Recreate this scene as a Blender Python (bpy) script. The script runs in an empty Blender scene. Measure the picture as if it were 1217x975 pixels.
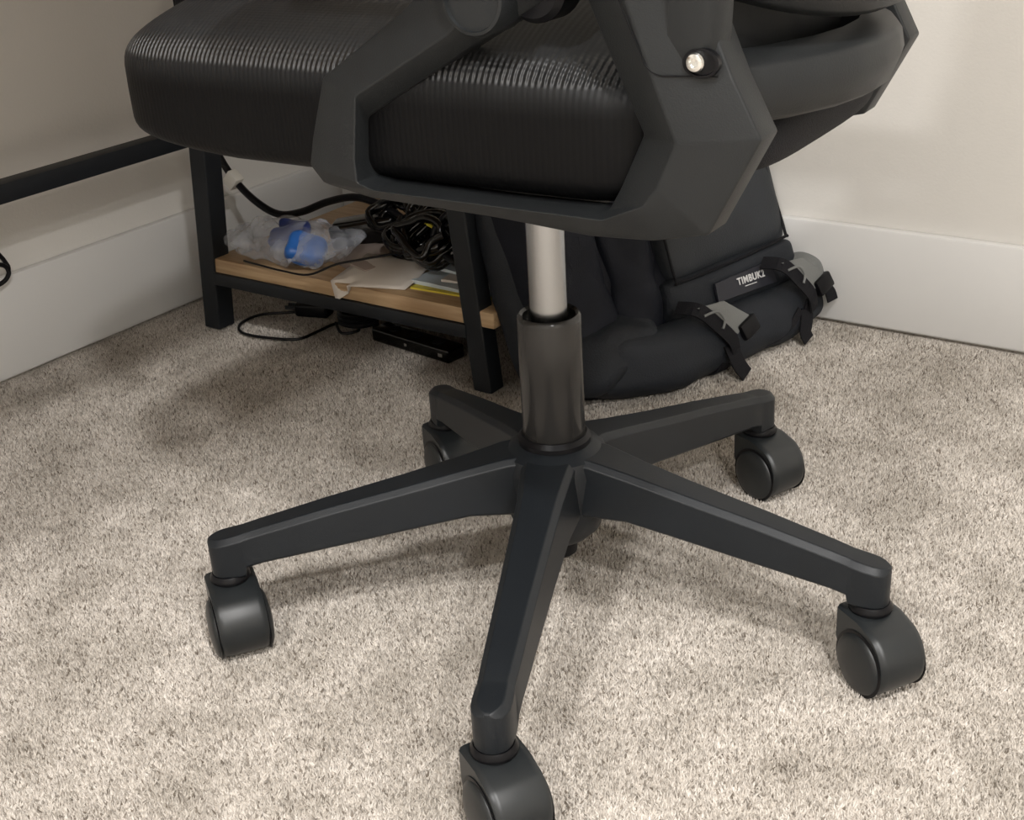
import bpy, bmesh, math, random
import numpy as np
from mathutils import Vector, Matrix, Euler
random.seed(7)
C = bpy.context.scene.collection
sc = bpy.context.scene
PI = math.pi

# ------------------------------------------------------------------ camera
CAM = Vector((0.5999, -0.8827, 0.7029))
YAW, PITCH, ROLL, FPX = 0.6318, 0.438, -0.0607, 1547.17
fwd = Vector((-math.sin(YAW)*math.cos(PITCH), math.cos(YAW)*math.cos(PITCH), -math.sin(PITCH)))
rgt = Vector((math.cos(YAW), math.sin(YAW), 0)); upv = rgt.cross(fwd)
r2 = rgt*math.cos(ROLL)+upv*math.sin(ROLL); u2 = -rgt*math.sin(ROLL)+upv*math.cos(ROLL)
cd = bpy.data.cameras.new('camera'); cam = bpy.data.objects.new('camera', cd); C.objects.link(cam)
cam.matrix_world = Matrix(((r2.x, u2.x, -fwd.x, CAM.x), (r2.y, u2.y, -fwd.y, CAM.y), (r2.z, u2.z, -fwd.z, CAM.z), (0, 0, 0, 1)))
cd.sensor_fit = 'HORIZONTAL'; cd.sensor_width = 36; cd.lens = 36*FPX/1217
cd.clip_start = 0.02; cd.clip_end = 50
sc.camera = cam

# ------------------------------------------------------------------ light
sc.view_settings.view_transform = 'Standard'
sc.view_settings.look = 'None'
sc.view_settings.gamma = 1
sc.view_settings.use_curve_mapping = False
sc.view_settings.exposure = 1.60
world = bpy.data.worlds.new('world'); sc.world = world; world.use_nodes = True
world.node_tree.nodes['Background'].inputs[0].default_value = (0.9, 0.9, 1, 1)
world.node_tree.nodes['Background'].inputs[1].default_value = 0.0
WARM = (1.0, 0.98, 0.965)
#        x      y      watts  radius
CANS_AND_FILL = [(1.15, -1.05, 12.5, .09), (0.45, -2.30, 16, .10), (2.20, -1.60, 16, .09), (2.65, -2.7, 12, .10)]  # last entry is an extra fill light, added to lift the shadows
CEIL = 2.42
for (x, y, w, r) in CANS_AND_FILL:
    ld = bpy.data.lights.new('downlight_and_fill_lamp', 'AREA'); ld.shape = 'DISK'; ld.size = 2*r; ld.energy = w; ld.color = WARM
    lo = bpy.data.objects.new('downlight_and_fill_lamp', ld); C.objects.link(lo); lo.location = (x, y, CEIL-0.015)

# ------------------------------------------------------------------ materials
def mat(name, col, rough=.5, metal=0, noise_s=None, noise_a=.08, bump=0, bump_s=200, spec=.5, coat=0, sheen=0):
    m = bpy.data.materials.new(name); m.use_nodes = True; nt = m.node_tree; b = nt.nodes['Principled BSDF']
    b.inputs['Base Color'].default_value = (*col, 1); b.inputs['Roughness'].default_value = rough
    b.inputs['Metallic'].default_value = metal; b.inputs['Specular IOR Level'].default_value = spec
    b.inputs['Coat Weight'].default_value = coat
    b.inputs['Sheen Weight'].default_value = sheen
    tc = nt.nodes.new('ShaderNodeTexCoord')
    if noise_s:
        n = nt.nodes.new('ShaderNodeTexNoise'); n.inputs['Scale'].default_value = noise_s; n.inputs['Detail'].default_value = 4
        nt.links.new(tc.outputs['Object'], n.inputs['Vector'])
        cr = nt.nodes.new('ShaderNodeValToRGB')
        cr.color_ramp.elements[0].position = .3; cr.color_ramp.elements[1].position = .7
        cr.color_ramp.elements[0].color = (*[c*(1-noise_a) for c in col], 1)
        cr.color_ramp.elements[1].color = (*[min(1, c*(1+noise_a)) for c in col], 1)
        nt.links.new(n.outputs['Fac'], cr.inputs['Fac']); nt.links.new(cr.outputs['Color'], b.inputs['Base Color'])
    if bump:
        n2 = nt.nodes.new('ShaderNodeTexNoise'); n2.inputs['Scale'].default_value = bump_s; n2.inputs['Detail'].default_value = 3
        nt.links.new(tc.outputs['Object'], n2.inputs['Vector'])
        bp = nt.nodes.new('ShaderNodeBump'); bp.inputs['Strength'].default_value = bump; bp.inputs['Distance'].default_value = .002
        nt.links.new(n2.outputs['Fac'], bp.inputs['Height']); nt.links.new(bp.outputs['Normal'], b.inputs['Normal'])
    return m
M = {}
M['wall'] = mat('wall_paint', (.68, .66, .622), .6, noise_s=3, noise_a=.02, bump=.12, bump_s=260)
M['wall_front'] = M['wall']
M['trim'] = mat('trim_paint', (.74, .735, .72), .38, noise_s=4, noise_a=.015)
M['gap'] = mat('gap_dark', (.05, .045, .04), .9)
M['ceil'] = mat('ceiling_paint', (.75, .74, .71), .8)
M['plastic'] = mat('chair_plastic', (.0135, .0150, .0160), .45, noise_s=40, noise_a=.08, bump=.12, bump_s=900, spec=.30)
M['plastic_base'] = mat('base_nylon', (.0105, .0128, .0155), .42, noise_s=30, noise_a=.08, bump=.10, bump_s=900, spec=.33)
M['black'] = mat('black_plastic', (.004, .004, .005), .35, spec=.2)
M['gloss_black'] = mat('gloss_cable', (.002, .002, .002), .12, spec=.45)
M['caster'] = mat('caster_hood', (.014, .0165, .018), .38, noise_s=60, noise_a=.06)
M['caster_disc'] = mat('caster_wheel', (.012, .014, .015), .42, noise_s=60, noise_a=.06)
M['chrome'] = mat('brushed_steel', (.35, .355, .36), .26, 1)
M['sleeve'] = mat('sleeve_plastic', (.022, .021, .020), .2, spec=.45)
M['screwm'] = mat('screw_zinc', (.75, .75, .73), .22, 1)
M['steel_black'] = mat('powder_coated_steel', (.011, .013, .016), .5, noise_s=50, noise_a=.1, bump=.08, bump_s=700, spec=.3)
M['pack'] = mat('pack_nylon', (.014, .0165, .021), .62, noise_s=25, noise_a=.12, bump=.35, bump_s=500, spec=.25)
M['pack_navy'] = mat('pack_nylon_dark', (.008, .0095, .015), .6, noise_s=25, noise_a=.15, bump=.3, bump_s=500, spec=.18)
M['pack_grey'] = mat('pack_nylon_grey', (.022, .025, .029), .52, noise_s=25, noise_a=.1, bump=.35, bump_s=500, spec=.3)
M['webbing'] = mat('webbing_black', (.006, .006, .008), .7, spec=.2, bump=.5, bump_s=900)
M['tab'] = mat('webbing_tab_grey', (.15, .155, .15), .5, bump=.3, bump_s=500)
M['label'] = mat('patch_label', (.014, .015, .022), .5)
M['ink'] = mat('label_thread', (.62, .62, .62), .5)
M['paper'] = mat('paper_white', (.72, .67, .61), .7, noise_s=12, noise_a=.03)
M['paper_blue'] = mat('paper_bluish', (.55, .62, .66), .55, noise_s=18, noise_a=.1)
M['card'] = mat('card_taupe', (.33, .27, .235), .7, noise_s=14, noise_a=.08)
M['yellow'] = mat('folder_yellow', (.72, .60, .06), .5)
M['blue'] = mat('blue_plastic', (.02, .12, .42), .4, noise_s=40, noise_a=.25)
M['navy'] = mat('navy_print', (.02, .04, .18), .4, noise_s=60, noise_a=.4)
M['tag'] = mat('cable_tag_white', (.62, .60, .54), .6)
M['desk_top'] = mat('desk_wood', (.30, .19, .10), .5, noise_s=6, noise_a=.2)
M['lamp'] = None

def wood():
    m = bpy.data.materials.new('shelf_wood'); m.use_nodes = True; nt = m.node_tree; b = nt.nodes['Principled BSDF']
    tc = nt.nodes.new('ShaderNodeTexCoord'); mp = nt.nodes.new('ShaderNodeMapping'); mp.inputs['Scale'].default_value = (3, 45, 45)
    n = nt.nodes.new('ShaderNodeTexNoise'); n.inputs['Scale'].default_value = 3; n.inputs['Detail'].default_value = 6; n.inputs['Distortion'].default_value = .6
    cr = nt.nodes.new('ShaderNodeValToRGB')
    cr.color_ramp.elements[0].position = .3; cr.color_ramp.elements[0].color = (.36, .225, .115, 1)
    cr.color_ramp.elements[1].position = .72; cr.color_ramp.elements[1].color = (.56, .40, .235, 1)
    nt.links.new(tc.outputs['Object'], mp.inputs['Vector']); nt.links.new(mp.outputs['Vector'], n.inputs['Vector'])
    nt.links.new(n.outputs['Fac'], cr.inputs['Fac']); nt.links.new(cr.outputs['Color'], b.inputs['Base Color'])
    b.inputs['Roughness'].default_value = .5
    return m
M['wood'] = wood()

def mesh_fabric():
    # knitted mesh: fine ribs running across the edge of the cushion
    m = bpy.data.materials.new('seat_mesh_fabric'); m.use_nodes = True; nt = m.node_tree; b = nt.nodes['Principled BSDF']
    tc = nt.nodes.new('ShaderNodeTexCoord')
    def wave(axis, s, dist):
        w = nt.nodes.new('ShaderNodeTexWave'); w.wave_type = 'BANDS'; w.bands_direction = axis
        w.inputs['Scale'].default_value = s; w.inputs['Distortion'].default_value = dist; w.inputs['Detail'].default_value = 1
        w.inputs['Detail Scale'].default_value = 2
        nt.links.new(tc.outputs['Object'], w.inputs['Vector']); return w
    w1 = wave('X', 68, .8)       # ribs ~4.5 mm apart, open where the knit is stretched over the edge of the foam
    w2 = wave('Y', 110, .8)
    sep = nt.nodes.new('ShaderNodeSeparateXYZ'); nt.links.new(tc.outputs['Object'], sep.inputs[0])
    zr = nt.nodes.new('ShaderNodeValToRGB'); e = zr.color_ramp.elements
    mr = nt.nodes.new('ShaderNodeMapRange'); mr.inputs['From Min'].default_value = -.05; mr.inputs['From Max'].default_value = .08
    nt.links.new(sep.outputs['Z'], mr.inputs['Value']); nt.links.new(mr.outputs['Result'], zr.inputs['Fac'])
    e[0].position = .50; e[0].color = (.06, .06, .06, 1); e[1].position = 1; e[1].color = (.08, .08, .08, 1)
    for p, c in ((.585, .15), (.62, 1), (.68, 1), (.74, .12)):
        q = e.new(p); q.color = (c, c, c, 1)
    mx = nt.nodes.new('ShaderNodeMath'); mx.operation = 'MULTIPLY_ADD'; mx.inputs[1].default_value = .15
    nt.links.new(w2.outputs['Fac'], mx.inputs[0]); nt.links.new(w1.outputs['Fac'], mx.inputs[2])
    bp = nt.nodes.new('ShaderNodeBump'); bp.inputs['Distance'].default_value = .0022
    nt.links.new(zr.outputs['Color'], bp.inputs['Strength'])
    nt.links.new(mx.outputs[0], bp.inputs['Height']); nt.links.new(bp.outputs['Normal'], b.inputs['Normal'])
    cr = nt.nodes.new('ShaderNodeValToRGB'); e = cr.color_ramp.elements      # near black low down, dark grey towards the top
    e[0].position = .45; e[0].color = (.0025, .0025, .0028, 1); e[1].position = .74; e[1].color = (.024, .025, .026, 1)
    nt.links.new(mr.outputs['Result'], cr.inputs['Fac']); nt.links.new(cr.outputs['Color'], b.inputs['Base Color'])
    b.inputs['Roughness'].default_value = .5
    ms_ = nt.nodes.new('ShaderNodeMapRange'); ms_.inputs['To Min'].default_value = .10; ms_.inputs['To Max'].default_value = .75
    nt.links.new(zr.outputs['Color'], ms_.inputs['Value']); nt.links.new(ms_.outputs['Result'], b.inputs['Specular IOR Level'])
    return m
M['mesh'] = mesh_fabric()

def carpet_mat(name, base):
    m = bpy.data.materials.new(name); m.use_nodes = True; nt = m.node_tree; b = nt.nodes['Principled BSDF']
    tc = nt.nodes.new('ShaderNodeTexCoord')
    big = nt.nodes.new('ShaderNodeTexNoise'); big.inputs['Scale'].default_value = 11; big.inputs['Detail'].default_value = 7
    big.inputs['Roughness'].default_value = .6
    nt.links.new(tc.outputs['Object'], big.inputs['Vector'])
    at = nt.nodes.new('ShaderNodeAttribute'); at.attribute_name = 'tone'
    cr = nt.nodes.new('ShaderNodeValToRGB'); e = cr.color_ramp.elements
    e[0].position = 0; e[0].color = (.22, .185, .15, 1)
    e[1].position = 1; e[1].color = (.82, .765, .70, 1)
    for p, c in ((.07, (.35, .315, .275)), (.16, (.54, .49, .435)), (.45, (.64, .59, .53)), (.75, (.74, .685, .62))):
        q = e.new(p); q.color = (*c, 1)
    if base:
        sp = nt.nodes.new('ShaderNodeTexNoise'); sp.inputs['Scale'].default_value = 260; sp.inputs['Detail'].default_value = 2
        nt.links.new(tc.outputs['Object'], sp.inputs['Vector'])
        mr = nt.nodes.new('ShaderNodeMapRange'); mr.inputs['From Min'].default_value = .32; mr.inputs['From Max'].default_value = .68
        nt.links.new(sp.outputs['Fac'], mr.inputs['Value']); nt.links.new(mr.outputs['Result'], cr.inputs['Fac'])
    else:
        nt.links.new(at.outputs['Fac'], cr.inputs['Fac'])
    mix = nt.nodes.new('ShaderNodeMix'); mix.data_type = 'RGBA'; mix.blend_type = 'MULTIPLY'; mix.inputs['Factor'].default_value = 1
    mr2 = nt.nodes.new('ShaderNodeValToRGB')
    mr2.color_ramp.elements[0].position = .35; mr2.color_ramp.elements[0].color = (.70, .69, .67, 1)
    mr2.color_ramp.elements[1].position = .65; mr2.color_ramp.elements[1].color = (1, 1, 1, 1)
    nt.links.new(big.outputs['Fac'], mr2.inputs['Fac'])
    nt.links.new(cr.outputs['Color'], mix.inputs[6]); nt.links.new(mr2.outputs['Color'], mix.inputs[7])
    nt.links.new(mix.outputs[2], b.inputs['Base Color'])
    b.inputs['Roughness'].default_value = .95; b.inputs['Specular IOR Level'].default_value = .15
    return m
M['carpet_base'] = carpet_mat('carpet_backing', True)
M['carpet'] = carpet_mat('carpet_yarn', False)

def poly_bag():
    m = bpy.data.materials.new('clear_poly_bag'); m.use_nodes = True; nt = m.node_tree
    for n in list(nt.nodes): nt.nodes.remove(n)
    out = nt.nodes.new('ShaderNodeOutputMaterial'); t = nt.nodes.new('ShaderNodeBsdfTransparent')
    p = nt.nodes.new('ShaderNodeBsdfPrincipled'); p.inputs['Base Color'].default_value = (.62, .66, .74, 1); p.inputs['Roughness'].default_value = .14
    mx = nt.nodes.new('ShaderNodeMixShader')
    tc = nt.nodes.new('ShaderNodeTexCoord'); n = nt.nodes.new('ShaderNodeTexNoise'); n.inputs['Scale'].default_value = 28; n.inputs['Detail'].default_value = 4
    nt.links.new(tc.outputs['Object'], n.inputs['Vector'])
    mr = nt.nodes.new('ShaderNodeMapRange'); mr.inputs['From Min'].default_value = .3; mr.inputs['From Max'].default_value = .7
    mr.inputs['To Min'].default_value = .10; mr.inputs['To Max'].default_value = .50
    nt.links.new(n.outputs['Fac'], mr.inputs['Value']); nt.links.new(mr.outputs['Result'], mx.inputs['Fac'])
    nt.links.new(t.outputs[0], mx.inputs[1]); nt.links.new(p.outputs[0], mx.inputs[2]); nt.links.new(mx.outputs[0], out.inputs['Surface'])
    return m
M['bag'] = poly_bag()
def emis():
    m = bpy.data.materials.new('lamp_lens'); m.use_nodes = True; b = m.node_tree.nodes['Principled BSDF']
    b.inputs['Emission Color'].default_value = (*WARM, 1); b.inputs['Emission Strength'].default_value = 4; return m
M['lamp'] = emis()

# ------------------------------------------------------------------ helpers
def smooth_noise(p):
    # repeatable smooth vector noise, about -1..1
    x, y, z = p; o = []
    for k in range(3):
        a = math.sin(x*1.7+1.3*math.sin(y*1.1+k*2.1)+k)+math.sin(y*1.9+1.2*math.sin(z*1.3+k*1.7)+2*k)+math.sin(z*1.6+1.4*math.sin(x*1.2+k*.9)+3*k)
        b = math.sin(x*3.9+y*2.3+k*1.9)*math.sin(z*3.7-y*3.1+k)
        o.append((a*.7+b)/3)
    return Vector(o)
def obj(name, bm, m, parent=None, smooth=35):
    bmesh.ops.recalc_face_normals(bm, faces=bm.faces)
    me = bpy.data.meshes.new(name); bm.to_mesh(me); bm.free()
    me.materials.append(m)
    if smooth is not None:
        me.shade_smooth(); me.set_sharp_from_angle(angle=math.radians(smooth))
    o = bpy.data.objects.new(name, me); C.objects.link(o)
    if parent: o.parent = parent
    return o
def thing(name, label, cat, loc=(0, 0, 0), rotz=0, group=None):
    o = bpy.data.objects.new(name, None); C.objects.link(o); o.empty_display_size = .05
    o.location = loc; o.rotation_euler = (0, 0, rotz); tag(o, label, cat, group); return o
def tag(o, label=None, cat=None, group=None, kind=None):
    if label: o['label'] = label
    if cat: o['category'] = cat
    if group: o['group'] = group
    if kind: o['kind'] = kind
    return o
def struct(name, bm, m, label=None, parent=None):
    o = obj(name, bm, m, parent); o['kind'] = 'structure'
    if label: o['label'] = label
    return o
def hexa(bm, pts):
    v = [bm.verts.new(p) for p in pts]
    for f in ((0, 1, 2, 3), (7, 6, 5, 4), (0, 4, 5, 1), (1, 5, 6, 2), (2, 6, 7, 3), (3, 7, 4, 0)): bm.faces.new([v[i] for i in f])
    return v
def box(bm, x0, x1, y0, y1, z0, z1, bev=0, seg=2):
    b2 = bmesh.new()
    hexa(b2, [(x0, y0, z0), (x1, y0, z0), (x1, y1, z0), (x0, y1, z0), (x0, y0, z1), (x1, y0, z1), (x1, y1, z1), (x0, y1, z1)])
    if bev: bmesh.ops.bevel(b2, geom=b2.edges[:], offset=bev, segments=seg, affect='EDGES', profile=.5)
    join(bm, b2)
def join(bm, b2, mtx=None):
    mp = {}
    for v in b2.verts: mp[v] = bm.verts.new(mtx @ v.co if mtx else v.co)
    for f in b2.faces:
        try: bm.faces.new([mp[v] for v in f.verts])
        except ValueError: pass
    b2.free()
def loft(bm, rings, close=True, caps=True):
    """rings: list of lists of points; quads between"""
    rv = [[bm.verts.new(p) for p in r] for r in rings]; n = len(rv[0])
    for a, b in zip(rv, rv[1:]):
        for i in range(n if close else n-1):
            j = (i+1) % n; bm.faces.new((a[i], a[j], b[j], b[i]))
    if caps and close:
        bm.faces.new(rv[0][::-1]); bm.faces.new(rv[-1])
    return rv
def lathe(bm, prof, seg=32, mtx=None):
    rings = []
    for r, z in prof:
        rings.append([Vector((r*math.cos(2*PI*i/seg), r*math.sin(2*PI*i/seg), z)) for i in range(seg)])
    if mtx: rings = [[mtx @ p for p in r] for r in rings]
    loft(bm, rings)
def frames(pts):
    P = [Vector(p) for p in pts]; T = []
    for i in range(len(P)):
        a = P[max(i-1, 0)]; b = P[min(i+1, len(P)-1)]; T.append((b-a).normalized())
    up = Vector((0, 0, 1)) if abs(T[0].z) < .9 else Vector((1, 0, 0)); N = []
    n = (up - T[0]*up.dot(T[0])).normalized()
    for t in T:
        n = (n - t*n.dot(t)).normalized(); N.append(n.copy())
    return P, T, N
def spline(pts, k=6, closed=False):
    P = [Vector(p) for p in pts]; out = []; n = len(P)
    rng = n if closed else n-1
    for i in range(rng):
        if closed: p0, p1, p2, p3 = P[(i-1) % n], P[i], P[(i+1) % n], P[(i+2) % n]
        else: p0, p1, p2, p3 = P[max(i-1, 0)], P[i], P[i+1], P[min(i+2, n-1)]
        for j in range(k):
            t = j/k; out.append(.5*((2*p1)+(p2-p0)*t+(2*p0-5*p1+4*p2-p3)*t*t+(3*p1-p0-3*p2+p3)*t**3))
    if not closed: out.append(P[-1])
    return out
def tube(bm, pts, r, seg=8, k=5):
    P = spline(pts, k) if k else [Vector(p) for p in pts]
    P, T, N = frames(P); rings = []
    for p, t, n in zip(P, T, N):
        b = t.cross(n); rings.append([p+(n*math.cos(a)+b*math.sin(a))*r for a in [2*PI*i/seg for i in range(seg)]])
    loft(bm, rings)
def strap(bm, pts, wdir, w, th, k=4):
    """flat webbing along pts; wdir = width direction"""
    P = spline(pts, k); P, T, N = frames(P); W = Vector(wdir).normalized(); rings = []
    for p, t in zip(P, T):
        n = t.cross(W).normalized(); ww = (W - t*W.dot(t)).normalized()
        rings.append([p+ww*w/2+n*th/2, p-ww*w/2+n*th/2, p-ww*w/2-n*th/2, p+ww*w/2-n*th/2])
    loft(bm, rings)
def pillow(bm, sx, sy, sz, e=.35, ez=None, n=14, mtx=None, fn=None):
    """rounded cushion: superellipsoid, half sizes sx, sy, sz; smaller e = squarer"""
    ez = ez or e
    sg = lambda x, p: math.copysign(abs(x)**p, x)
    rings = []
    nu = n*4; nv = n*2
    for j in range(1, nv):
        ph = -PI/2+PI*j/nv; cp, sp = sg(math.cos(ph), ez), sg(math.sin(ph), ez); ring = []
        for i in range(nu):
            th = 2*PI*i/nu
            p = Vector((sx*cp*sg(math.cos(th), e), sy*cp*sg(math.sin(th), e), sz*sp))
            if fn: p = fn(p)
            ring.append(mtx @ p if mtx else p)
        rings.append(ring)
    loft(bm, rings)
def rrect(w, h, r, seg=4):
    pts = []
    for cx, cy, a0 in ((w/2-r, h/2-r, 0), (-w/2+r, h/2-r, PI/2), (-w/2+r, -h/2+r, PI), (w/2-r, -h/2+r, 1.5*PI)):
        for i in range(seg+1):
            a = a0+PI/2*i/seg; pts.append((cx+r*math.cos(a), cy+r*math.sin(a)))
    return pts
def basis(o, x, y, z):
    o = Vector(o); x = Vector(x); y = Vector(y); z = Vector(z)
    return Matrix(((x.x, y.x, z.x, o.x), (x.y, y.y, z.y, o.y), (x.z, y.z, z.z, o.z), (0, 0, 0, 1)))
def smoothmod(o, lv=1):
    s = o.modifiers.new('subdivision', 'SUBSURF'); s.levels = lv; s.render_levels = lv; return o
def bevmod(o, w=.002, seg=2, ang=35):
    b = o.modifiers.new('bevel', 'BEVEL'); b.width = w; b.segments = seg; b.limit_method = 'ANGLE'; b.angle_limit = math.radians(ang); return o

# ------------------------------------------------------------------ room
XL, YB, XR, YF = -0.986, 0.8045, 3.6, -3.6
FZ = -.003
bm = bmesh.new(); box(bm, XL-.1, XR+.1, YF-.1, YB+.1, FZ-.05, FZ); floor = struct('floor', bm, M['carpet_base'], 'beige speckled carpeted floor')
bm = bmesh.new(); box(bm, XL-.1, XL, YF, YB, FZ, CEIL); struct('wall_left', bm, M['wall'], 'cream painted wall on the left')
bm = bmesh.new(); box(bm, XL-.1, XR+.1, YB, YB+.1, FZ, CEIL); struct('wall_back', bm, M['wall'], 'cream painted wall behind the backpack')
bm = bmesh.new(); box(bm, XR, XR+.1, YF, YB, FZ, CEIL); struct('wall_right', bm, M['wall'])
bm = bmesh.new(); box(bm, XL-.1, XR+.1, YF-.1, YF, FZ, CEIL); struct('wall_front', bm, M['wall'])
bm = bmesh.new(); box(bm, XL-.1, XR+.1, YF-.1, YB+.1, CEIL, CEIL+.08); struct('ceiling', bm, M['ceil'])
HB, TB = .1457, .014
bm = bmesh.new(); box(bm, XL, XL+TB, YF, YB, .003, HB, .004); struct('baseboard_left', bm, M['trim'], 'tall flat white baseboard under the left wall')
bm = bmesh.new(); box(bm, XL+TB, XR, YB-TB, YB, .003, HB, .004); struct('baseboard_back', bm, M['trim'], 'tall flat white baseboard behind the backpack')

# carpet pile: small yarn tufts, one object
def carpet_pile():
    rng = np.random.default_rng(3)
    s = .0023
    xs = np.arange(XL+TB+.002, 1.0, s); ys = np.arange(-.95, YB-TB-.001, s)
    X, Y = np.meshgrid(xs, ys); X = X.ravel(); Y = Y.ravel()
    # keep the part of the floor the room view can reach
    d = np.stack([X-CAM.x, Y-CAM.y], 1); f2 = np.array([-math.sin(YAW), math.cos(YAW)]); r_ = np.array([math.cos(YAW), math.sin(YAW)])
    dep = d@f2; lat = d@r_
    keep = (dep > .55) & (np.abs(lat) < dep*.50+.12)
    X = X[keep]; Y = Y[keep]; n = len(X)
    X = X+rng.uniform(-.5, .5, n)*s; Y = Y+rng.uniform(-.5, .5, n)*s
    h = rng.uniform(.0028, .0058, n); w = rng.uniform(.0010, .0018, n)
    tx = rng.normal(0, .0016, n); ty = rng.normal(0, .0016, n)
    a0 = rng.uniform(0, 2*PI, n)
    co = np.empty((n, 4, 3), np.float32)
    for k in range(3):
        a = a0+k*2*PI/3
        co[:, k, 0] = X+w*np.cos(a); co[:, k, 1] = Y+w*np.sin(a); co[:, k, 2] = FZ
    co[:, 3, 0] = X+tx; co[:, 3, 1] = Y+ty; co[:, 3, 2] = FZ+h
    me = bpy.data.meshes.new('carpet_pile')
    me.vertices.add(n*4); me.vertices.foreach_set('co', co.ravel())
    idx = np.array([[0, 1, 3], [1, 2, 3], [2, 0, 3]])
    tri = (np.arange(n)[:, None, None]*4+idx[None]).reshape(-1, 3).astype(np.int32)
    me.loops.add(len(tri)*3); me.loops.foreach_set('vertex_index', tri.ravel())
    me.polygons.add(len(tri)); me.polygons.foreach_set('loop_start', np.arange(0, len(tri)*3, 3, dtype=np.int32))
    me.update(calc_edges=True)
    tone = rng.uniform(0, 1, n)
    at = me.attributes.new('tone', 'FLOAT', 'POINT'); at.data.foreach_set('value', np.repeat(tone, 4).astype(np.float32))
    me.shade_smooth()
    me.materials.append(M['carpet'])
    o = bpy.data.objects.new('carpet_pile', me); C.objects.link(o); o.parent = floor; o['kind'] = 'stuff'
carpet_pile()

# ceiling downlights and one added fill light (outside the frame)
for i, (x, y, w, r) in enumerate(CANS_AND_FILL):
    t = thing('ceiling_and_fill_light', ['round recessed ceiling light nearest the right wall', 'round recessed ceiling light in front of the desk',
              'round recessed ceiling light near the back wall', 'added fill light in the far corner of the room'][i], 'ceiling light', (x, y, CEIL), 0, 'recessed ceiling lights')
    bm = bmesh.new(); lathe(bm, [(r+.005, 0), (r+.03, 0), (r+.03, -.006), (r+.005, -.010)], 32); obj('trim_ring', bm, M['ceil'], t)
    bm = bmesh.new(); lathe(bm, [(r, -.004), (r, -.001)], 32); obj('lens', bm, M['lamp'], t)

# ------------------------------------------------------------------ desk with low shelf
desk = thing('desk', 'black steel framed desk with a low wooden shelf beside the left wall', 'desk', (-.6, .367, 0))
def dk(x, y, z): return (x+.6, y-.367, z)
PW = .016
for (xb, y, sx, xt) in ((-.857, .367, 1, -.786), (-.350, .367, -1, -.420), (-.857, .735, 1, -.786), (-.350, .735, -1, -.420)):
    bm = bmesh.new()
    w = PW if xb < -.5 else .0145
    ring = lambda x, z: [dk(x-w, y-w, z), dk(x+w, y-w, z), dk(x+w, y+w, z), dk(x-w, y+w, z)]
    loft(bm, [ring(xb, .001), ring(xt, .72)])
    bevmod(obj('leg', bm, M['steel_black'], desk, None), .002)
def xl(z): return -.857+.071*z/.72
def xr(z): return -.350-.070*z/.72
for y in (.362, .735):
    bm = bmesh.new(); box(bm, xl(.085)+.6+.012, xr(.085)+.6-.011, y-.367-.012, y-.367+.012, .0745, .0935, .0015); obj('shelf_rail', bm, M['steel_black'], desk)
bm = bmesh.new(); box(bm, -.2375, .2745, -.013, .380, .0937, .115, .0015)
obj('shelf_board', bm, M['wood'], desk)['label'] = 'light oak shelf board'
bm = bmesh.new(); box(bm, -.254-.014, -.254+.014, -1.62, -.010, .281, .306, .002); obj('side_rail', bm, M['steel_black'], desk)
for (xb, xt) in ((-.857, -.786), (-.350, -.420)):
    bm = bmesh.new(); ring = lambda x, z: [dk(x-.015, -1.27, z), dk(x+.015, -1.27, z), dk(x+.015, -1.24, z), dk(x-.015, -1.24, z)]
    loft(bm, [ring(xb, .001), ring(xt, .72)]); obj('leg', bm, M['steel_black'], desk, None)
bm = bmesh.new(); box(bm, -.37, .35, -1.66, .40, .7205, .745, .003); obj('desktop', bm, M['desk_top'], desk)

# ------------------------------------------------------------------ office chair
TH = math.radians(-2)
Uv = Vector((-math.cos(TH), math.sin(TH), 0)); Vv = Vector((-math.sin(TH), -math.cos(TH), 0)); Zv = Vector((0, 0, 1))
chair = thing('office_chair', 'dark grey swivel office chair with mesh seat on five casters', 'office chair')
def S(u, v, z): return Uv*u+Vv*v+Zv*z
# five star base
STEM = [(0.123, -0.279), (0.292, 0.035), (0.067, 0.299), (-0.249, 0.147), (-0.228, -0.208)]
def leg_bm(L):
    bm = bmesh.new(); rings = []
    #       r     ztop  zbot  wtop  wbot
    sec = [(.012, .168, .108, .052, .052), (.045, .166, .112, .047, .056), (.080, .158, .113, .040, .050), (.13, .147, .105, .036, .044),
           (.20, .133, .094, .032, .038), (.262, .119, .085, .029, .034), (.276, .1155, .0815, .028, .033)]
    rows = [(r*(L-.018)/.276, zt, zb, wt, wb) for r, zt, zb, wt, wb in sec]
    rows += [(L-.0165, .1150, .0725, .029, .031), (L-.012, .1142, .0712, .0295, .031), (L-.004, .1128, .0712, .030, .031), (L+.003, .1117, .0712, .029, .030),
             (L+.008, .1108, .0712, .0255, .0265), (L+.0118, .1100, .0714, .0195, .0205), (L+.0142, .1090, .0718, .0115, .0125), (L+.0150, .1080, .0722, .0045, .0055)]
    for r, zt, zb, wt, wb in rows:
        c = min(.005, wt*.28); d = min(.003, wb*.25)
        rings.append([(r, -wb/2, zb+d), (r, -wb/2+d, zb), (r, wb/2-d, zb), (r, wb/2, zb+d),
                      (r, wt/2+.0005, zt-c), (r, wt/2-c, zt), (r, -wt/2+c, zt), (r, -wt/2-.0005, zt-c)])
    loft(bm, rings)
    return bm
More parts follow.
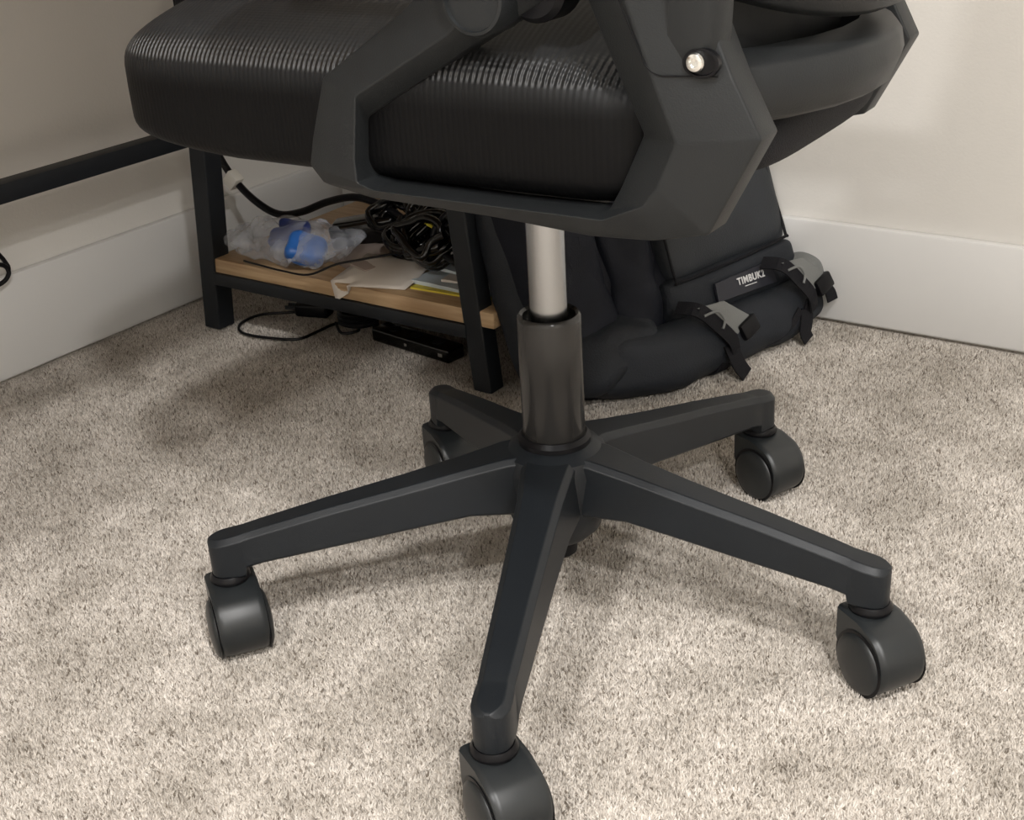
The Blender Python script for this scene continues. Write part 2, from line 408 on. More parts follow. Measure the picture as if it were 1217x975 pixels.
def caster(p, axis_ang, spin=0):
    t = bpy.data.objects.new('caster', None); C.objects.link(t); t.parent = chair; t.empty_display_size = .02
    t.location = (p[0], p[1], 0)
    ax = Vector((math.cos(axis_ang), math.sin(axis_ang), 0))       # axle, towards the visible cap
    tr = Vector((-math.sin(axis_ang), math.cos(axis_ang), 0))       # trailing direction
    if spin: tr = -tr
    mt = basis((0, 0, 0), tr, ax, (0, 0, 1))                         # local x trail, y axle
    cx, cz, R = .0175, .0315, .0325
    # hood profile in (x, z)
    prof = []
    prof += [(-.0165, .066), (.0125, .066)]
    for i in range(0, 15):
        a = math.radians(62-i*(62+52)/14); prof.append((cx+R*math.cos(a), cz+R*math.sin(a)))
    prof += [(.020, .010), (-.002, .010), (-.0165, .036)]
    bm = bmesh.new(); rings = []
    W = .0225
    for y, s in ((-W, .93), (-W+.0025, .985), (-W+.006, 1), (W-.006, 1), (W-.0025, .985), (W, .93)):
        rings.append([mt @ Vector((.006+(x-.006)*s, y, .035+(z-.035)*s)) for x, z in prof])
    loft(bm, rings); obj('caster_hood', bm, M['caster'], t, 40)
    # collar
    bm = bmesh.new(); lathe(bm, [(.0175, .0655), (.0185, .067), (.0185, .0695), (.0160, .0735), (.012, .0735)], 28); obj('collar', bm, M['black'], t)
    for sgn in (1, -1):
        w = bmesh.new(); mw = basis(mt @ Vector((cx, sgn*(W-.004), .0265)), tr, Vector((0, 0, 1)), ax*sgn)
        lathe(w, [(.0268, -.008), (.0275, -.006), (.0275, .0045), (.0262, .0068), (.0225, .0085), (.012, .0102), (.003, .0106)], 40, mw)
        wo = obj('wheel', w, M['caster_disc'], t, 40)
        g = bmesh.new(); lathe(g, [(.0290, .0035), (.0300, .0048), (.0275, .0050)], 40, mw)
        obj('wheel_groove', g, M['black'], t)
    return t
CA = [(-118, 0), (-122, 0), (-112, 0), (-118, 0), (-124, 0)]
for k, (x, y) in enumerate(STEM):
    L = math.hypot(x, y); a = math.atan2(y, x)
    o = obj('base_leg', leg_bm(L), M['plastic_base'], chair, 38); o.rotation_euler = (0, 0, a)
    bevmod(o, .0035, 3, 30)
    caster((x, y), math.radians(CA[k][0]), CA[k][1])
bm = bmesh.new(); lathe(bm, [(.030, .075), (.040, .085), (.047, .105), (.050, .150), (.046, .164), (.036, .171), (.030, .172)], 48); obj('base_hub', bm, M['plastic_base'], chair)
bm = bmesh.new(); lathe(bm, [(.014, .052), (.017, .055), (.019, .085), (.019, .10)], 32); obj('cylinder_foot', bm, M['black'], chair)
bm = bmesh.new(); lathe(bm, [(.0335, .165), (.0335, .176), (.030, .180)], 40); obj('hub_ring', bm, M['black'], chair)
bm = bmesh.new()
lathe(bm, [(.0265, .168), (.0285, .171), (.0285, .2895), (.0280, .2935), (.0262, .2955), (.0235, .2935), (.0235, .286)], 48); obj('gas_lift_cover', bm, M['sleeve'], chair)
bm = bmesh.new(); lathe(bm, [(.0165, .20), (.0165, .43)], 48); obj('gas_lift', bm, M['chrome'], chair)['label'] = 'bright steel gas lift column'
# tilt mechanism under the seat
bm = bmesh.new(); box(bm, -.09, .09, -.06, .06, .415, .452, .006)
o = obj('tilt_mechanism', bm, M['black'], chair); o.rotation_euler = (0, 0, -TH)

# seat cushion ------------------------------------------------------
def seat_fn(p):
    # p: x forward, y side
    x, y, z = p
    k = x/.262
    if z > 0: z += .040*(1-min(1, abs(y/.2))**2)*(1-min(1, abs(k))**9)*(z/.05)
    if k < -.6: z -= .035*(abs(k)-.6)*(1 if z > 0 else .2)
    if z < 0:
        z = -.056*(abs(z)/.05)**.62
        if k > .5: z *= 1-.35*(k-.5)
    return Vector((x, y, z))
bm = bmesh.new()
ms = basis(S(.047, -.010, .5075), Uv, -Vv, Zv)
pillow(bm, .262, .201, .050, .26, .42, 22, None, seat_fn)
seat = obj('seat_cushion', bm, M['mesh'], chair, 60); seat.matrix_local = ms
# seat pan below / behind the cushion
bm = bmesh.new()
pillow(bm, .185, .150, .010, .4, .5, 10, None, None)
o = obj('seat_pan', bm, M['black'], chair, 60); o.matrix_local = basis(S(.0, 0, .462), Uv, -Vv, Zv)

# arm and back frame ring, near side: (inner, ridge, outer) in (u, v, z)
RING = [
 ((-0.144, 0.192, 0.6048), (-0.1455, 0.21, 0.6214), (-0.1308, 0.198, 0.6484)),
 ((-0.1238, 0.192, 0.5865), (-0.1055, 0.21, 0.604), (-0.0666, 0.198, 0.6144)),
 ((-0.0708, 0.192, 0.5591), (-0.0643, 0.21, 0.5687), (-0.0154, 0.198, 0.5768)),
 ((0.0221, 0.192, 0.5057), (0.0164, 0.21, 0.525), (0.0547, 0.198, 0.5331)),
 ((0.0261, 0.192, 0.4753), (0.0233, 0.21, 0.4799), (0.0711, 0.198, 0.4881)),
 ((0.0247, 0.192, 0.4619), (0.0233, 0.21, 0.463), (0.0766, 0.198, 0.4683)),
 ((0.0091, 0.192, 0.4585), (0.0086, 0.21, 0.459), (0.0649, 0.198, 0.4556)),
 ((-0.0193, 0.192, 0.4584), (-0.0254, 0.21, 0.459), (0.0224, 0.198, 0.4494)),
 ((-0.09, 0.192, 0.4576), (-0.1018, 0.21, 0.4592), (-0.0863, 0.198, 0.4471)),
 ((-0.1654, 0.192, 0.4585), (-0.1754, 0.21, 0.4592), (-0.1583, 0.198, 0.443)),
 ((-0.1704, 0.192, 0.4608), (-0.2048, 0.21, 0.4718), (-0.2042, 0.198, 0.4454)),
 ((-0.1787, 0.192, 0.4749), (-0.2136, 0.21, 0.4833), (-0.243, 0.198, 0.4541)),
 ((-0.196, 0.192, 0.5113), (-0.2267, 0.21, 0.5119), (-0.276, 0.198, 0.5157)),
 ((-0.1791, 0.192, 0.5463), (-0.2114, 0.21, 0.5491), (-0.2579, 0.198, 0.5495)),
 ((-0.1598, 0.192, 0.588), (-0.1949, 0.21, 0.5916), (-0.2385, 0.198, 0.5934)),
 ((-0.1545, 0.192, 0.6026), (-0.185, 0.21, 0.6148), (-0.2299, 0.198, 0.6207)),
]
def ring_bm(sg, v0):
    bm = bmesh.new(); st = []
    for i, r, o in RING:
        def P(q, dv=0): return S(q[0]+(.02 if sg < 0 else 0), sg*(q[1]+dv+v0), q[2])
        n1 = (i[0]*.6+o[0]*.4, i[1], i[2]*.6+o[2]*.4)
        st.append([P(i, -.022), P(i), P(r), P(o), P(o, -.026)])
    rv = [[bm.verts.new(p) for p in s] for s in st]; n = len(rv)
    for a in range(n):
        b = (a+1) % n
        for j in range(5):
            k = (j+1) % 5; bm.faces.new((rv[a][j], rv[a][k], rv[b][k], rv[b][j]))
    return bm
for sg, v0 in ((1, 0), (-1, -.028)):
    o = obj('arm_frame', ring_bm(sg, v0), M['plastic'], chair, None); bevmod(o, .003, 3, 12)
    me = o.data; me.shade_smooth()
bm = bmesh.new(); pillow(bm, .052, .140, .025, .5, .7, 12)
o = obj('seat_rear_shell', bm, M['webbing'], chair, 60); o.matrix_local = basis(S(-.195, 0, .487), Uv, -Vv, Zv)
# upright continuing to the back, armrest pads, pivots
for sg, v0 in ((1, 0), (-1, -.028)):
    bm = bmesh.new(); rg = []
    for u0, u1, z0, z1, va, vb in ((-.150, -.2315, .606, .618, .172, .197), (-.14, -.222, .66, .66, .17, .203), (-.15, -.215, .72, .72, .165, .195), (-.17, -.212, .80, .80, .15, .178)):
        va += v0; vb += v0
        rg.append([S(u0, sg*va, z0), S(u0, sg*vb, z0), S(u1, sg*vb, z1), S(u1, sg*va, z1)])
    loft(bm, rg); o = obj('back_upright', bm, M['plastic'], chair, None); bevmod(o, .004, 3)
    bm = bmesh.new(); pts = []
    mt = basis(S(-.02, sg*.208, .655), Uv, -Vv, Zv)
    pillow(bm, .135, .032, .014, .3, .4, 8, mt); obj('armrest_pad', bm, M['plastic'], chair, 60)
    bm = bmesh.new(); mp = basis(S(-.0888, sg*(.196+v0), .5925), Uv, Zv, Vv*sg)
    lathe(bm, [(.0240, -.01), (.0240, .015), (.0225, .0185), (.0205, .0190), (.0198, .0165), (.0150, .0165), (.004, .017)], 40, mp)
    obj('armrest_pivot', bm, M['plastic'], chair, 40)
    bm = bmesh.new(); mp = basis(S(-.119, sg*(.176+v0), .597), Uv, Zv, Vv*sg)
    lathe(bm, [(.020, -.012), (.0225, -.009), (.0225, .012), (.019, .016)], 32, mp); obj('pivot_knob', bm, M['black'], chair, 40)
    bm = bmesh.new(); rg = []
    for u, z, w in ((-.089, .60, .016), (-.085, .625, .015), (-.08, .645, .014)):
        rg.append([S(u-w, sg*(.190+v0), z), S(u+w, sg*(.190+v0), z), S(u+w, sg*(.205+v0), z), S(u-w, sg*(.205+v0), z)])
    loft(bm, rg); obj('armrest_bracket', bm, M['plastic'], chair, None)
    # cover plate with screw
    pl = [(-.183, .640), (-.183, .612), (-.203, .565), (-.2085, .5555), (-.216, .5515), (-.2255, .5515), (-.250, .5515)]
    bm = bmesh.new()
    tube(bm, [S(u, sg*(.2095+v0-.0085*max(0, (-u-.213))/.045), z) for u, z in pl], .0005, 6, 4)
    obj('cover_seam', bm, M['black'], chair)
    sc0 = S(-.2380, sg*(.2062+v0), .5600)
    mp = basis(sc0, Uv, Zv, Vv*sg)
    bm = bmesh.new(); lathe(bm, [(.0085, -.004), (.0085, .0003), (.0072, .0006), (.0068, -.0012)], 32, basis(S(-.2410, sg*(.2064+v0), .5595), Uv*1.35, Zv, Vv*sg)); obj('screw_recess', bm, M['black'], chair)
    mp = basis(sc0+Vv*sg*.0005, Uv, Zv, Vv*sg)
    bm = bmesh.new(); lathe(bm, [(.0056, -.003), (.0058, .0012), (.0050, .0026), (.0034, .0034), (.0028, .0034), (.0024, .0006), (.0006, .0004)], 24, mp)
    obj('screw', bm, M['screwm'], chair, 30)['label'] = 'bright metal screw'
# backrest lower frame: U-shaped band wrapping the back
def bu(v, z): return -.292-.14*(v)+3.1*min(v, .155)**2 - .12*(z-.55)
def band_pt(v, z, off=0): 
    return S(bu(v, z)-off, v, z)
def bandring():
    # rounded rectangle path in (v, z): bottom bar and two sides
    path = []
    hw, zb, r, zt = .138, .531, .045, .95; hn = .185
    path.append((hn+.005, zt)); path.append((hn+.005, .70)); path.append((hn+.005, .60))
    for i in range(7):
        a = -PI/2*i/6; path.append((hn-r+r*math.cos(a), zb+r+r*math.sin(a)))
    for v in (.11, .07, .035, 0, -.035, -.07): path.append((v, zb))
    for i in range(7):
        a = -PI/2-PI/2*i/6; path.append((-hw+r+r*math.cos(a), zb+r+r*math.sin(a)))
    path.append((-hw-.012, .60)); path.append((-hw-.02, .70)); path.append((-hw-.02, zt))
    return path
path = bandring()
bm = bmesh.new(); rings = []
for i, (v, z) in enumerate(path):
    a = path[max(i-1, 0)]; b = path[min(i+1, len(path)-1)]
    d = Vector((b[0]-a[0], b[1]-a[1])).normalized(); nrm = Vector((-d.y, d.x))    # towards outside
    if nrm.dot(Vector((v, z-.72))) < 0: nrm = -nrm
    H = .0225
    prof = [(-H, .030), (-H*.75, .004), (-H*.55, 0), (0, -.004), (H*.8, .001), (H, .008), (H*.9, .030)]   # (outwards, inwards depth)
    rings.append([band_pt(v+nrm.x*p, z+nrm.y*p, -q) for p, q in prof])
loft(bm, rings); o = obj('backrest_frame', bm, M['plastic'], chair, 50); 
# mesh panel inside the frame, and the lumbar cover
bm = bmesh.new(); g = []
for j in range(16):
    z = .535+.03*j; g.append([S(bu(v, z)+.045, v, z) for v in [(-.130+.30*i/16) for i in range(17)]])
loft(bm, g, close=False)
o = obj('backrest_mesh', bm, M['mesh'], chair); so = o.modifiers.new('solid', 'SOLIDIFY'); so.thickness = .004
bm = bmesh.new(); rings = []
for z, dz, dp in ((.573, 0, -.010), (.575, 0, -.004), (.59, 0, -.001), (.64, 0, .002), (.70, 0, .002)):
    r_ = []
    for i in range(21):
        v = -.100+.270*i/20; sag = .006*(abs(v)/.1)**3
        r_.append(S(bu(v, z)-dp+.004, v*(.93 if z < .59 else 1)+.0, z+sag*(1 if z < .61 else .3)))
    rings.append(r_)
loft(bm, rings, close=False); o = obj('lumbar_cover', bm, M['plastic'], chair, 50); so = o.modifiers.new('solid', 'SOLIDIFY'); so.thickness = .010; so.offset = 1
# upper backrest shell (out of frame, throws the shadow)
bm = bmesh.new(); g = []
for j in range(10):
    z = .95+.02*j; hw = .17*math.sqrt(max(0.02, 1-(j/10)**2.5)); g.append([S(bu(v, .9)+.02, v, z) for v in [(-hw+2*hw*i/12) for i in range(13)]])
loft(bm, g, close=False); o = obj('backrest_top', bm, M['mesh'], chair); so = o.modifiers.new('solid', 'SOLIDIFY'); so.thickness = .02

# ------------------------------------------------------------------ backpack
PA = Vector((.24, .971, 0)); PB = Vector((-.326, .081, .942)); PN = Vector((.914, -.226, .335)); PO = Vector((-.145, .472, 0))
pack = thing('backpack', 'black and charcoal nylon backpack slumped against the back wall', 'backpack', (PO.x, PO.y, 0))
P0 = Vector((PO.x, PO.y, 0))
def K(a, b, n=0):
    if a > .2: a = .2+(a-.2)*.88
    return PO+PA*a+PB*b+PN*n-P0
def kmat(a, b, n): return basis(K(a, b, n), PA, PB, PN)
def wob(s, amp, seed=0):
    def f(p):
        q = smooth_noise((p+Vector((seed, seed*2, 0)))*s); return p+Vector(q)*amp
    return f
# main body
bm = bmesh.new(); pillow(bm, .150, .225, .085, .28, .5, 20, kmat(.085, .222, -.105), wob(9, .008, 3)); obj('main_body', bm, M['pack_navy'], pack, 60)
# left side panel with folds
bm = bmesh.new(); pillow(bm, .060, .19, .050, .5, .7, 16, kmat(-.080, .205, -.060), wob(15, .014, 8)); obj('side_panel', bm, M['pack_navy'], pack, 60)
bm = bmesh.new(); pillow(bm, .052, .19, .050, .5, .8, 14, kmat(.018, .215, -.052), wob(18, .017, 5)); obj('side_pocket', bm, M['pack_navy'], pack, 60)
bm = bmesh.new(); pillow(bm, .035, .16, .030, .6, .8, 14, kmat(-.118, .175, -.085), wob(14, .006, 2)); obj('water_bottle_pocket', bm, M['pack'], pack, 60)
# front pocket
bm = bmesh.new(); pillow(bm, .124, .150, .045, .16, .35, 18, kmat(.189, .270, -.040), wob(8, .005, 1)); obj('front_pocket', bm, M['pack_grey'], pack, 60)
# piping around the pocket
bm = bmesh.new(); tube(bm, [K(.066, .40, -.004), K(.064, .2, .004), K(.066, .132, .003), K(.075, .125, .006), K(.19, .127, .009), K(.30, .132, .006), K(.314, .138, .000), K(.318, .2, -.006), K(.312, .4, -.010)], .0022, 6, 6); obj('piping', bm, M['webbing'], pack)
# gusset right of the pocket
bm = bmesh.new(); pillow(bm, .020, .150, .055, .5, .7, 12, kmat(.300, .265, -.055), wob(14, .005, 6)); obj('gusset', bm, M['pack'], pack, 60)
# label band under the pocket
bm = bmesh.new(); pillow(bm, .132, .034, .040, .22, .5, 16, kmat(.182, .098, -.028), wob(10, .004, 4)); obj('lower_band', bm, M['pack'], pack, 60)
# patch + lettering
patch = bmesh.new(); th = .004
pts = [(.120, .083), (.247, .079), (.240, .110), (.122, .108)]
loft(patch, [[K(a, b, .0125) for a, b in pts], [K(a, b, .0165) for a, b in pts]])
po = obj('logo_patch', patch, M['label'], pack, None)
cu = bpy.data.curves.new('t', 'FONT'); cu.body = 'TIMBUK2'; cu.size = .0135; cu.extrude = .0003; cu.space_character = 1.12; cu.offset = .0003
to = bpy.data.objects.new('t', cu); C.objects.link(to); bpy.context.view_layer.update()
dg = bpy.context.evaluated_depsgraph_get(); tme = bpy.data.meshes.new_from_object(to.evaluated_get(dg))
bpy.data.objects.remove(to)
tme.name = 'lettering'; tme.materials.clear(); tme.materials.append(M['ink'])
mt = basis(K(.163, .0945, .0172), (PA*1-PB*.03).normalized(), PB, PN)
wd = max(v.co.x for v in tme.vertices)
for v in tme.vertices: v.co = mt @ Vector((v.co.x*.056/wd, v.co.y, v.co.z))
lo = bpy.data.objects.new('lettering', tme); C.objects.link(lo); lo.parent = po
bm = bmesh.new(); loft(bm, [[K(a, b, n) for a, b in ((.176, .0895), (.200, .0888), (.200, .0898), (.176, .0905))] for n in (.0170, .0174)]); obj('lettering_underline', bm, M['ink'], po, None)
# rolled bottom compartment
def rollf(p):
    q = smooth_noise((p+Vector((3, 1, 0)))*14)*.007
    p = p.copy(); k = p.x/.235
    p.y *= 1-.10*k
    if k < -.4: p.y += .035*(-k-.4); p.z -= .03*(-k-.4)
    return p+q
bm = bmesh.new(); pillow(bm, .222, .040, .046, .42, .8, 20, kmat(.112, .038, .000), rollf); obj('bottom_roll', bm, M['pack'], pack, 70)
bm = bmesh.new(); pillow(bm, .080, .042, .055, .5, .8, 16, kmat(-.055, .068, -.034), wob(16, .014, 9)); obj('bottom_roll_end', bm, M['pack'], pack, 70)
bm = bmesh.new(); pillow(bm, .030, .028, .034, .7, .9, 12, kmat(.325, .075, -.002), wob(20, .006, 9)); obj('bottom_flap', bm, M['tab'], pack, 70)
# compression straps
for a0, da, bt in ((.078, 0, 0), (.258, 0, .014)):
    g = bmesh.new()     # grey tab, tapering
    q = [(a0-.030, .092+bt), (a0+.020, .088+bt), (a0+.060, .057+bt), (a0+.030, .040+bt), (a0+.004, .066+bt)]
    loft(g, [[K(a, b, .043) for a, b in q], [K(a, b, .047) for a, b in q]]); obj('strap_tab', g, M['tab'], pack, None)
    g = bmesh.new(); b2 = bmesh.new(); box(b2, -.017, .017, -.0115, .0115, 0, .011, .003); join(g, b2, basis(K(a0+.052, .043+bt, .042), (PA*.95+PB*.3).normalized(), (PB*.95-PA*.3).normalized(), PN)); obj('buckle', g, M['black'], pack, 40)
    g = bmesh.new(); strap(g, [K(a0-.040, .098+bt, .020), K(a0-.028, .088+bt, .047), K(a0-.006, .062+bt, .051), K(a0+.012, .036+bt, .053), K(a0+.018, .014+bt, .046)], PA*.8+PB*.6, .020, .0022); obj('compression_strap', g, M['webbing'], pack, None)
    g = bmesh.new(); tube(g, [K(a0-.026, .080+bt, .051), K(a0-.006, .080+bt, .056), K(a0+.004, .066+bt, .055), K(a0-.002, .056+bt, .054)], .0018, 8, 5); obj('adjuster_ring', g, M['tab'], pack)
    g = bmesh.new(); strap(g, [K(a0+.018, .030+bt, .046), K(a0+.004, .002+bt*.6, .030), K(a0-.006, .000+bt*.6, .012), K(a0-.02, .000, -.02)], PA, .022, .0022); obj('under_strap', g, M['webbing'], pack, None)
g = bmesh.new(); strap(g, [K(.090, .030, .046), K(.089, .016, .050), K(.094, .0, .050), K(.100, -.014, .052)], PA, .024, .002); obj('strap_tail', g, M['webbing'], pack, None)
g = bmesh.new(); strap(g, [K(.262, .030, .044), K(.250, .014, .046), K(.243, .004, .046), K(.247, -.008, .046)], PA, .022, .002); obj('strap_tail', g, M['webbing'], pack, None)
g = bmesh.new(); strap(g, [K(.330, .060, .02), K(.332, .045, .038), K(.333, .028, .040)], PA, .022, .0022); obj('strap_tail', g, M['webbing'], pack, None)
g = bmesh.new(); strap(g, [K(.160, .006, .020), K(.19, .010, .034), K(.22, .022, .044), K(.245, .036, .046)], PB, .010, .002); obj('under_strap', g, M['webbing'], pack, None)
# strap loop on the carpet
cx, cy = -.226, .425
g = bmesh.new(); strap(g, [Vector((cx+.024*math.cos(t), cy+.028*math.sin(t), .017))-P0 for t in [2.2+i*PI*2/12*.93 for i in range(13)]], (0, 0, 1), .024, .0025); obj('shoulder_strap_loop', g, M['webbing'], pack, None)
g = bmesh.new(); strap(g, [Vector(q)-P0 for q in ((-.31, .47, .13), (-.315, .445, .07), (-.305, .435, .02), (-.28, .44, .006), (-.25, .45, .015), (-.225, .455, .04))], (0, 1, .3), .030, .004); obj('shoulder_strap', g, M['webbing'], pack, None)
# ------------------------------------------------------------------ things on the shelf
SH = .115
# clear bag with blue packets
bag = thing('plastic_bag', 'crumpled clear plastic bag with blue items on the left end of the shelf', 'plastic bag', (-.72, .41, SH))
def bagf(p):
    q = smooth_noise(p*22+Vector((1, 5, 2)))*.016+smooth_noise(p*60)*.006
    k = p.x/.12
    p = Vector((p.x, p.y, p.z*(1-.35*max(0, -k))))
    p = p+Vector(q)
    p.z = max(p.z, -.0245); return p
bm = bmesh.new(); pillow(bm, .118, .058, .025, .7, 1.0, 18, Matrix.Translation((0, 0, .0262)) @ Matrix.Rotation(.05, 4, 'Z'), bagf); bb = obj('bag_film', bm, M['bag'], bag, 25)
def blk(name, m, cx, cy, cz, sx, sy, sz, rot, parent):
    b2 = bmesh.new(); pillow(b2, sx, sy, sz, .5, .5, 6, Matrix.Translation((cx, cy, cz)) @ Euler(rot).to_matrix().to_4x4(), wob(40, .006, cx*9)); return obj(name, b2, m, parent, 50)
blk('blue_packet', M['blue'], .052, -.030, .030, .028, .022, .014, (.5, .3, .5), bag)['label'] = 'bright blue packet'
blk('blue_packet', M['navy'], .005, -.012, .040, .034, .022, .008, (.5, -.2, .3), bag)['label'] = 'navy printed packet'
blk('blue_packet', M['navy'], -.012, .016, .042, .020, .012, .005, (.4, .2, .8), bag)['label'] = 'navy printed packet'
# taupe card under the cables
bm = bmesh.new(); box(bm, -.055, .055, -.05, .05, 0, .012, .001)
o = obj('cardboard_box', bm, M['card']); o.location = (-.600, .452, SH); o.rotation_euler = (0, 0, -.35); tag(o, 'flat taupe cardboard box lying behind the white paper on the shelf', 'box')
# white paper with a bent corner over the shelf edge
bm = bmesh.new(); g = []
c00 = Vector((-.604, .398, .1305)); c10 = Vector((-.484, .398, .1305)); c01 = Vector((-.612, .470, .131)); c11 = Vector((-.505, .490, .131))
rows = []
for j in range(9):
    t = j/8; row = []
    for i in range(11):
        s = i/10
        # front edge: corner at left falls over the shelf edge
        f = Vector((-.592, .3505, .089)).lerp(Vector((-.560, .3515, .110)), s/.4) if s < .4 else Vector((-.553, .3520, .1165)).lerp(Vector((-.484, .372, .1168)), (s-.5)/.5)
        m1 = Vector((-.600, .3525, .1175)).lerp(Vector((-.484, .400, .1225)), s)
        b = Vector((-.606, .440, .1295)).lerp(Vector((-.500, .462, .1295)), s)
        p = f.lerp(m1, t/.375) if t < .375 else m1.lerp(b, (t-.375)/.625)
        p = p+Vector((0, 0, .004*math.sin(s*PI)*math.sin(t*PI)))
        row.append(p)
    rows.append(row)
loft(bm, rows, close=False); o = obj('sheet_of_paper', bm, M['paper'], None, 60); so = o.modifiers.new('solid', 'SOLIDIFY'); so.thickness = .0008
tag(o, 'blank white sheet of paper hanging over the front edge of the shelf', 'paper')
# stack of papers and plastic sleeves, right end of the shelf
def sheet(name, m, cx, cy, z, w, d, rot, th, label, cat, group=None, wv=.001):
    bm = bmesh.new(); r0 = []
    for zz in (0, th):
        r0.append([])
    top = []; bot = []
    n = 8
    vt = [[bm.verts.new((-w/2+w*i/n, -d/2+d*j/n, th+wv*smooth_noise(Vector((i*.7, j*.7, z*99)))[0])) for i in range(n+1)] for j in range(n+1)]
    vb = [[bm.verts.new((-w/2+w*i/n, -d/2+d*j/n, 0)) for i in range(n+1)] for j in range(n+1)]
    for j in range(n):
        for i in range(n):
            bm.faces.new((vt[j][i], vt[j][i+1], vt[j+1][i+1], vt[j+1][i])); bm.faces.new((vb[j+1][i], vb[j+1][i+1], vb[j][i+1], vb[j][i]))
    for i in range(n):
        bm.faces.new((vb[0][i], vb[0][i+1], vt[0][i+1], vt[0][i])); bm.faces.new((vt[n][i], vt[n][i+1], vb[n][i+1], vb[n][i]))
        bm.faces.new((vt[i][0], vt[i+1][0], vb[i+1][0], vb[i][0])); bm.faces.new((vb[i][n], vb[i+1][n], vt[i+1][n], vt[i][n]))
    o = obj(name, bm, m, None, 40); o.location = (cx, cy, z); o.rotation_euler = (0, 0, rot); tag(o, label, cat, group); return o
sheet('yellow_folder', M['yellow'], -.423, .452, SH, .125, .135, .05, .0025, 'thin yellow folder at the bottom of the paper stack on the shelf', 'folder', wv=.0)
sheet('magazine', M['paper_blue'], -.424, .462, SH+.0027, .128, .140, -.03, .005, 'pale blue magazine on top of the yellow folder', 'magazine')
sheet('envelope', M['paper'], -.405, .470, SH+.0092, .095, .125, .12, .003, 'white envelope lying on the pale blue magazine', 'envelope')
sheet('clear_sleeve', M['paper_blue'], -.408, .478, SH+.0136, .100, .115, -.12, .004, 'pale plastic sleeve of papers topmost of the stack on the shelf', 'plastic sleeve', wv=.004)
# power adapter, cables
ad = thing('power_adapter', 'black power adapter brick lying among the cables on the shelf', 'power adapter', (-.655, .50, SH), .5)
bm = bmesh.new(); b2 = bmesh.new(); box(b2, -.050, .050, -.026, .026, 0, .036, .006, 3); join(bm, b2, Matrix.Translation((0, 0, .009)) @ Matrix.Rotation(-.15, 4, 'Y')); obj('adapter_body', bm, M['gloss_black'], ad, 40)
bm = bmesh.new(); tube(bm, [(.05, 0, .04), (.075, .004, .05), (.10, -.02, .035), (.11, -.05, .02)], .003, 8); obj('adapter_cord', bm, M['gloss_black'], ad)
a2 = thing('power_adapter', 'black square adapter standing at the back of the shelf', 'power adapter', (-.605, .615, SH), -.2)
bm = bmesh.new(); box(bm, -.04, .04, -.03, .03, 0, .085, .006, 3); obj('adapter_body', bm, M['gloss_black'], a2, 40)
bm = bmesh.new(); tube(bm, [(.0, -.03, .05), (.01, -.045, .06), (.03, -.06, .03), (.03, -.07, .005)], .003, 8); obj('adapter_cord', bm, M['gloss_black'], a2)
def coil(cx, cy, z, R1, turns, r, seed, tilt, label, name='coiled_cable', m='gloss_black', sq=.7, dz=.004, wild=.16):
    rnd = random.Random(seed); pts = []
    n = int(turns*10)
    for i in range(n+1):
        t = 2*PI*i/10; rr = R1*(1+rnd.uniform(-wild, wild))
        p = Vector((rr*math.cos(t), rr*sq*math.sin(t), dz*(i/10)+rnd.uniform(-.003, .003)))
        p = Matrix.Rotation(tilt, 3, 'X') @ p; pts.append(Vector((cx, cy, z))+p)
    mz = min(p.z for p in pts)
    for p in pts: p.z += z-mz+r
    bm = bmesh.new(); tube(bm, pts, r, 8, 4); o = obj(name, bm, M[m], None, 60); tag(o, label, 'cable'); return o
coil(-.535, .470, SH+.012, .040, 5, .0050, 1, .5, 'glossy black cable coiled beside the white paper', dz=.006)
coil(-.600, .515, SH+.013, .036, 5, .0052, 9, .9, 'glossy black cable coil behind the taupe cardboard box', dz=.007, wild=.3)
coil(-.475, .440, SH+.018, .040, 6, .0056, 2, .9, 'thick black cable coil piled on the magazine', dz=.008, wild=.3)
coil(-.430, .470, SH+.020, .038, 7, .0052, 5, 1.2, 'black cable coil leaning against the right front desk leg', dz=.008, m='black', wild=.3)
coil(-.500, .520, SH+.012, .050, 8, .0056, 6, 1.0, 'black cable coil at the back of the shelf', dz=.007, m='gloss_black', wild=.35)
bm = bmesh.new(); tube(bm, [(-.530, .45, .178), (-.505, .445, .186), (-.48, .44, .182), (-.465, .43, .165)], .0022, 6); o = obj('yellow_cable', bm, M['yellow'], None); tag(o, 'short yellow cable looped over the black cable coils', 'cable')
# thick cable hanging from the desk with tag
hc = thing('hanging_cable', 'thick black cable hanging from the desk with a white tag', 'cable', (-.9, .45, SH))
pts = [(-.960, .47, .60), (-.955, .47, .40), (-.945, .475, .29), (-.925, .475, .235), (-.895, .475, .195), (-.855, .475, .166), (-.815, .48, .150), (-.775, .49, .156), (-.735, .505, .172), (-.69, .515, .182), (-.645, .515, .178), (-.60, .51, .165), (-.56, .50, .15)]
bm = bmesh.new(); tube(bm, [Vector(p)-Vector((-.9, .45, SH)) for p in pts], .0058, 10, 5); obj('cord', bm, M['black'], hc)
bm = bmesh.new(); b2 = bmesh.new(); box(b2, -.011, .011, -.009, .009, -.012, .012, .002); join(bm, b2, Matrix.Translation(Vector((-.896, .472, .197))-Vector((-.9, .45, SH))) @ Matrix.Rotation(.75, 4, 'Y')); obj('cable_tag', bm, M['tag'], hc)['label'] = 'white tag'
# thin cable over the bag and paper
bm = bmesh.new(); tube(bm, [(-.775, .36, .118), (-.735, .352, .120), (-.690, .350, .119), (-.640, .352, .120), (-.605, .372, .134), (-.575, .400, .138), (-.545, .440, .140), (-.525, .455, .15)], .0016, 6, 6); o = obj('thin_cable', bm, M['black'], None)
tag(o, 'thin black cable trailing in front of the clear bag and over the white paper', 'cable')
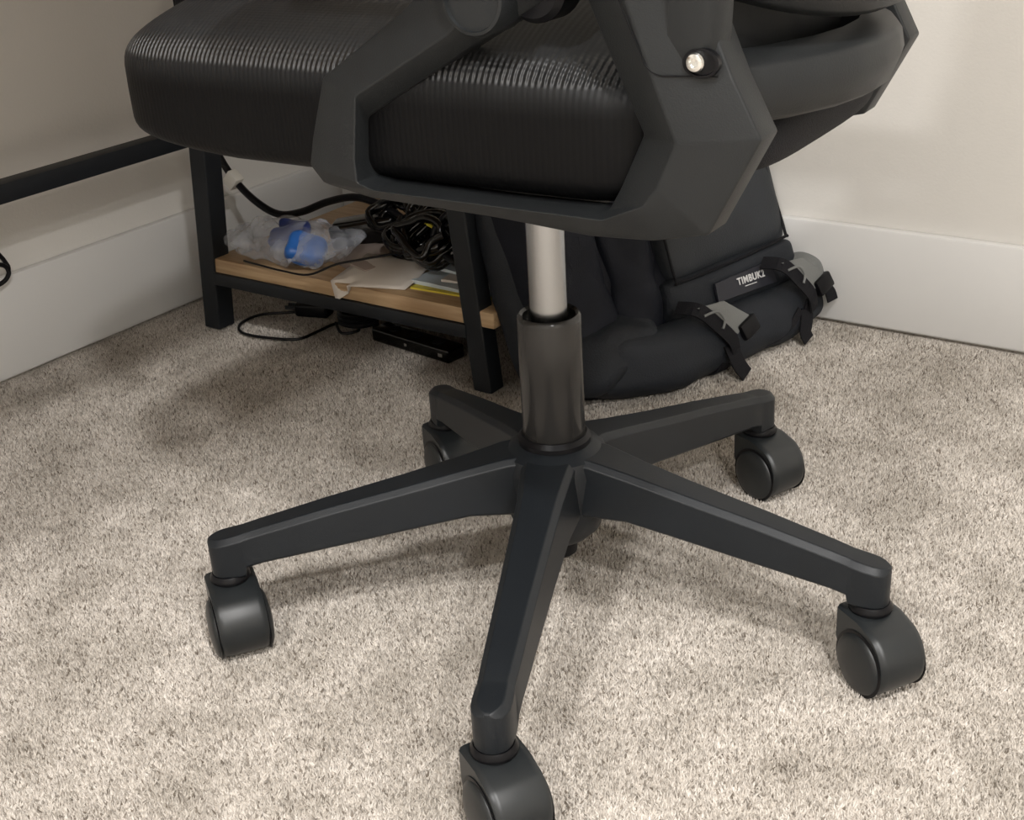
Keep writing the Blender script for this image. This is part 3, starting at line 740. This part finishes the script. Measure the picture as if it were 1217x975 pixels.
# under the shelf
bm = bmesh.new(); tube(bm, [(-.735, .470, .010), (-.79, .451, .004), (-.826, .420, .004), (-.824, .378, .004), (-.791, .353, .004), (-.733, .360, .004), (-.700, .375, .004), (-.695, .410, .004), (-.690, .445, .005), (-.665, .455, .005), (-.640, .440, .005), (-.655, .42, .005), (-.68, .435, .012)], .0022, 8, 6); o = obj('floor_cable', bm, M['black'], None)
tag(o, 'thin black cable looped on the carpet under the shelf', 'cable')
pg = thing('power_plug', 'black plug lying on the carpet under the left part of the shelf', 'plug', (-.752, .466, .001), .3)
bm = bmesh.new(); box(bm, -.028, .028, -.014, .014, 0, .022, .005, 3); obj('plug_body', bm, M['black'], pg, 40)
for s in (-1, 1):
    bm = bmesh.new(); box(bm, -.046, -.027, s*.006-.001, s*.006+.001, .009, .015); obj('prong', bm, M['steel_black'], pg, None)
p2 = thing('cable_bundle', 'small black bundle of cable on the carpet behind the floor loop', 'cable', (-.655, .455, .001))
bm = bmesh.new(); tube(bm, [Vector((.032*math.cos(t)*(1+.1*math.sin(3*t)), .020*math.sin(t), .006+.002*t/2)) for t in [i*.5 for i in range(40)]], .0035, 8, 3); obj('cord', bm, M['black'], p2)
dv = thing('power_strip', 'glossy black power strip on the carpet under the right part of the shelf', 'power strip', (-.522, .432, .0), -.12)
bm = bmesh.new(); box(bm, -.078, .078, -.017, .017, .001, .022, .004, 3); obj('strip_body', bm, M['gloss_black'], dv, 40)
for i in range(3):
    bm = bmesh.new(); lathe(bm, [(.010, .0215), (.010, .0228), (.008, .0228)], 20, Matrix.Translation((-.045+.045*i, 0, 0))); obj('outlet', bm, M['black'], dv)
bm = bmesh.new(); box(bm, .060, .068, -.019, -.0165, .010, .015); obj('switch', bm, M['screwm'], dv, None)
bm = bmesh.new(); box(bm, -.008, -.003, -.0185, -.0165, .010, .014); obj('indicator', bm, M['screwm'], dv, None)
# cable loop by the left wall, at the frame edge
bm = bmesh.new(); tube(bm, [Vector((-.955, .077+.021*math.cos(t), .158+.014*math.sin(t))) for t in [i*PI/8 for i in range(17)]]+[Vector((-.958, .096, .175)), Vector((-.960, .05, .26)), Vector((-.955, 0.0, .40)), Vector((-.95, -.02, .7195))], .0032, 8, 3)
o = obj('hanging_cable', bm, M['black'], None); tag(o, 'dark cable loop hanging in front of the left wall baseboard', 'cable')
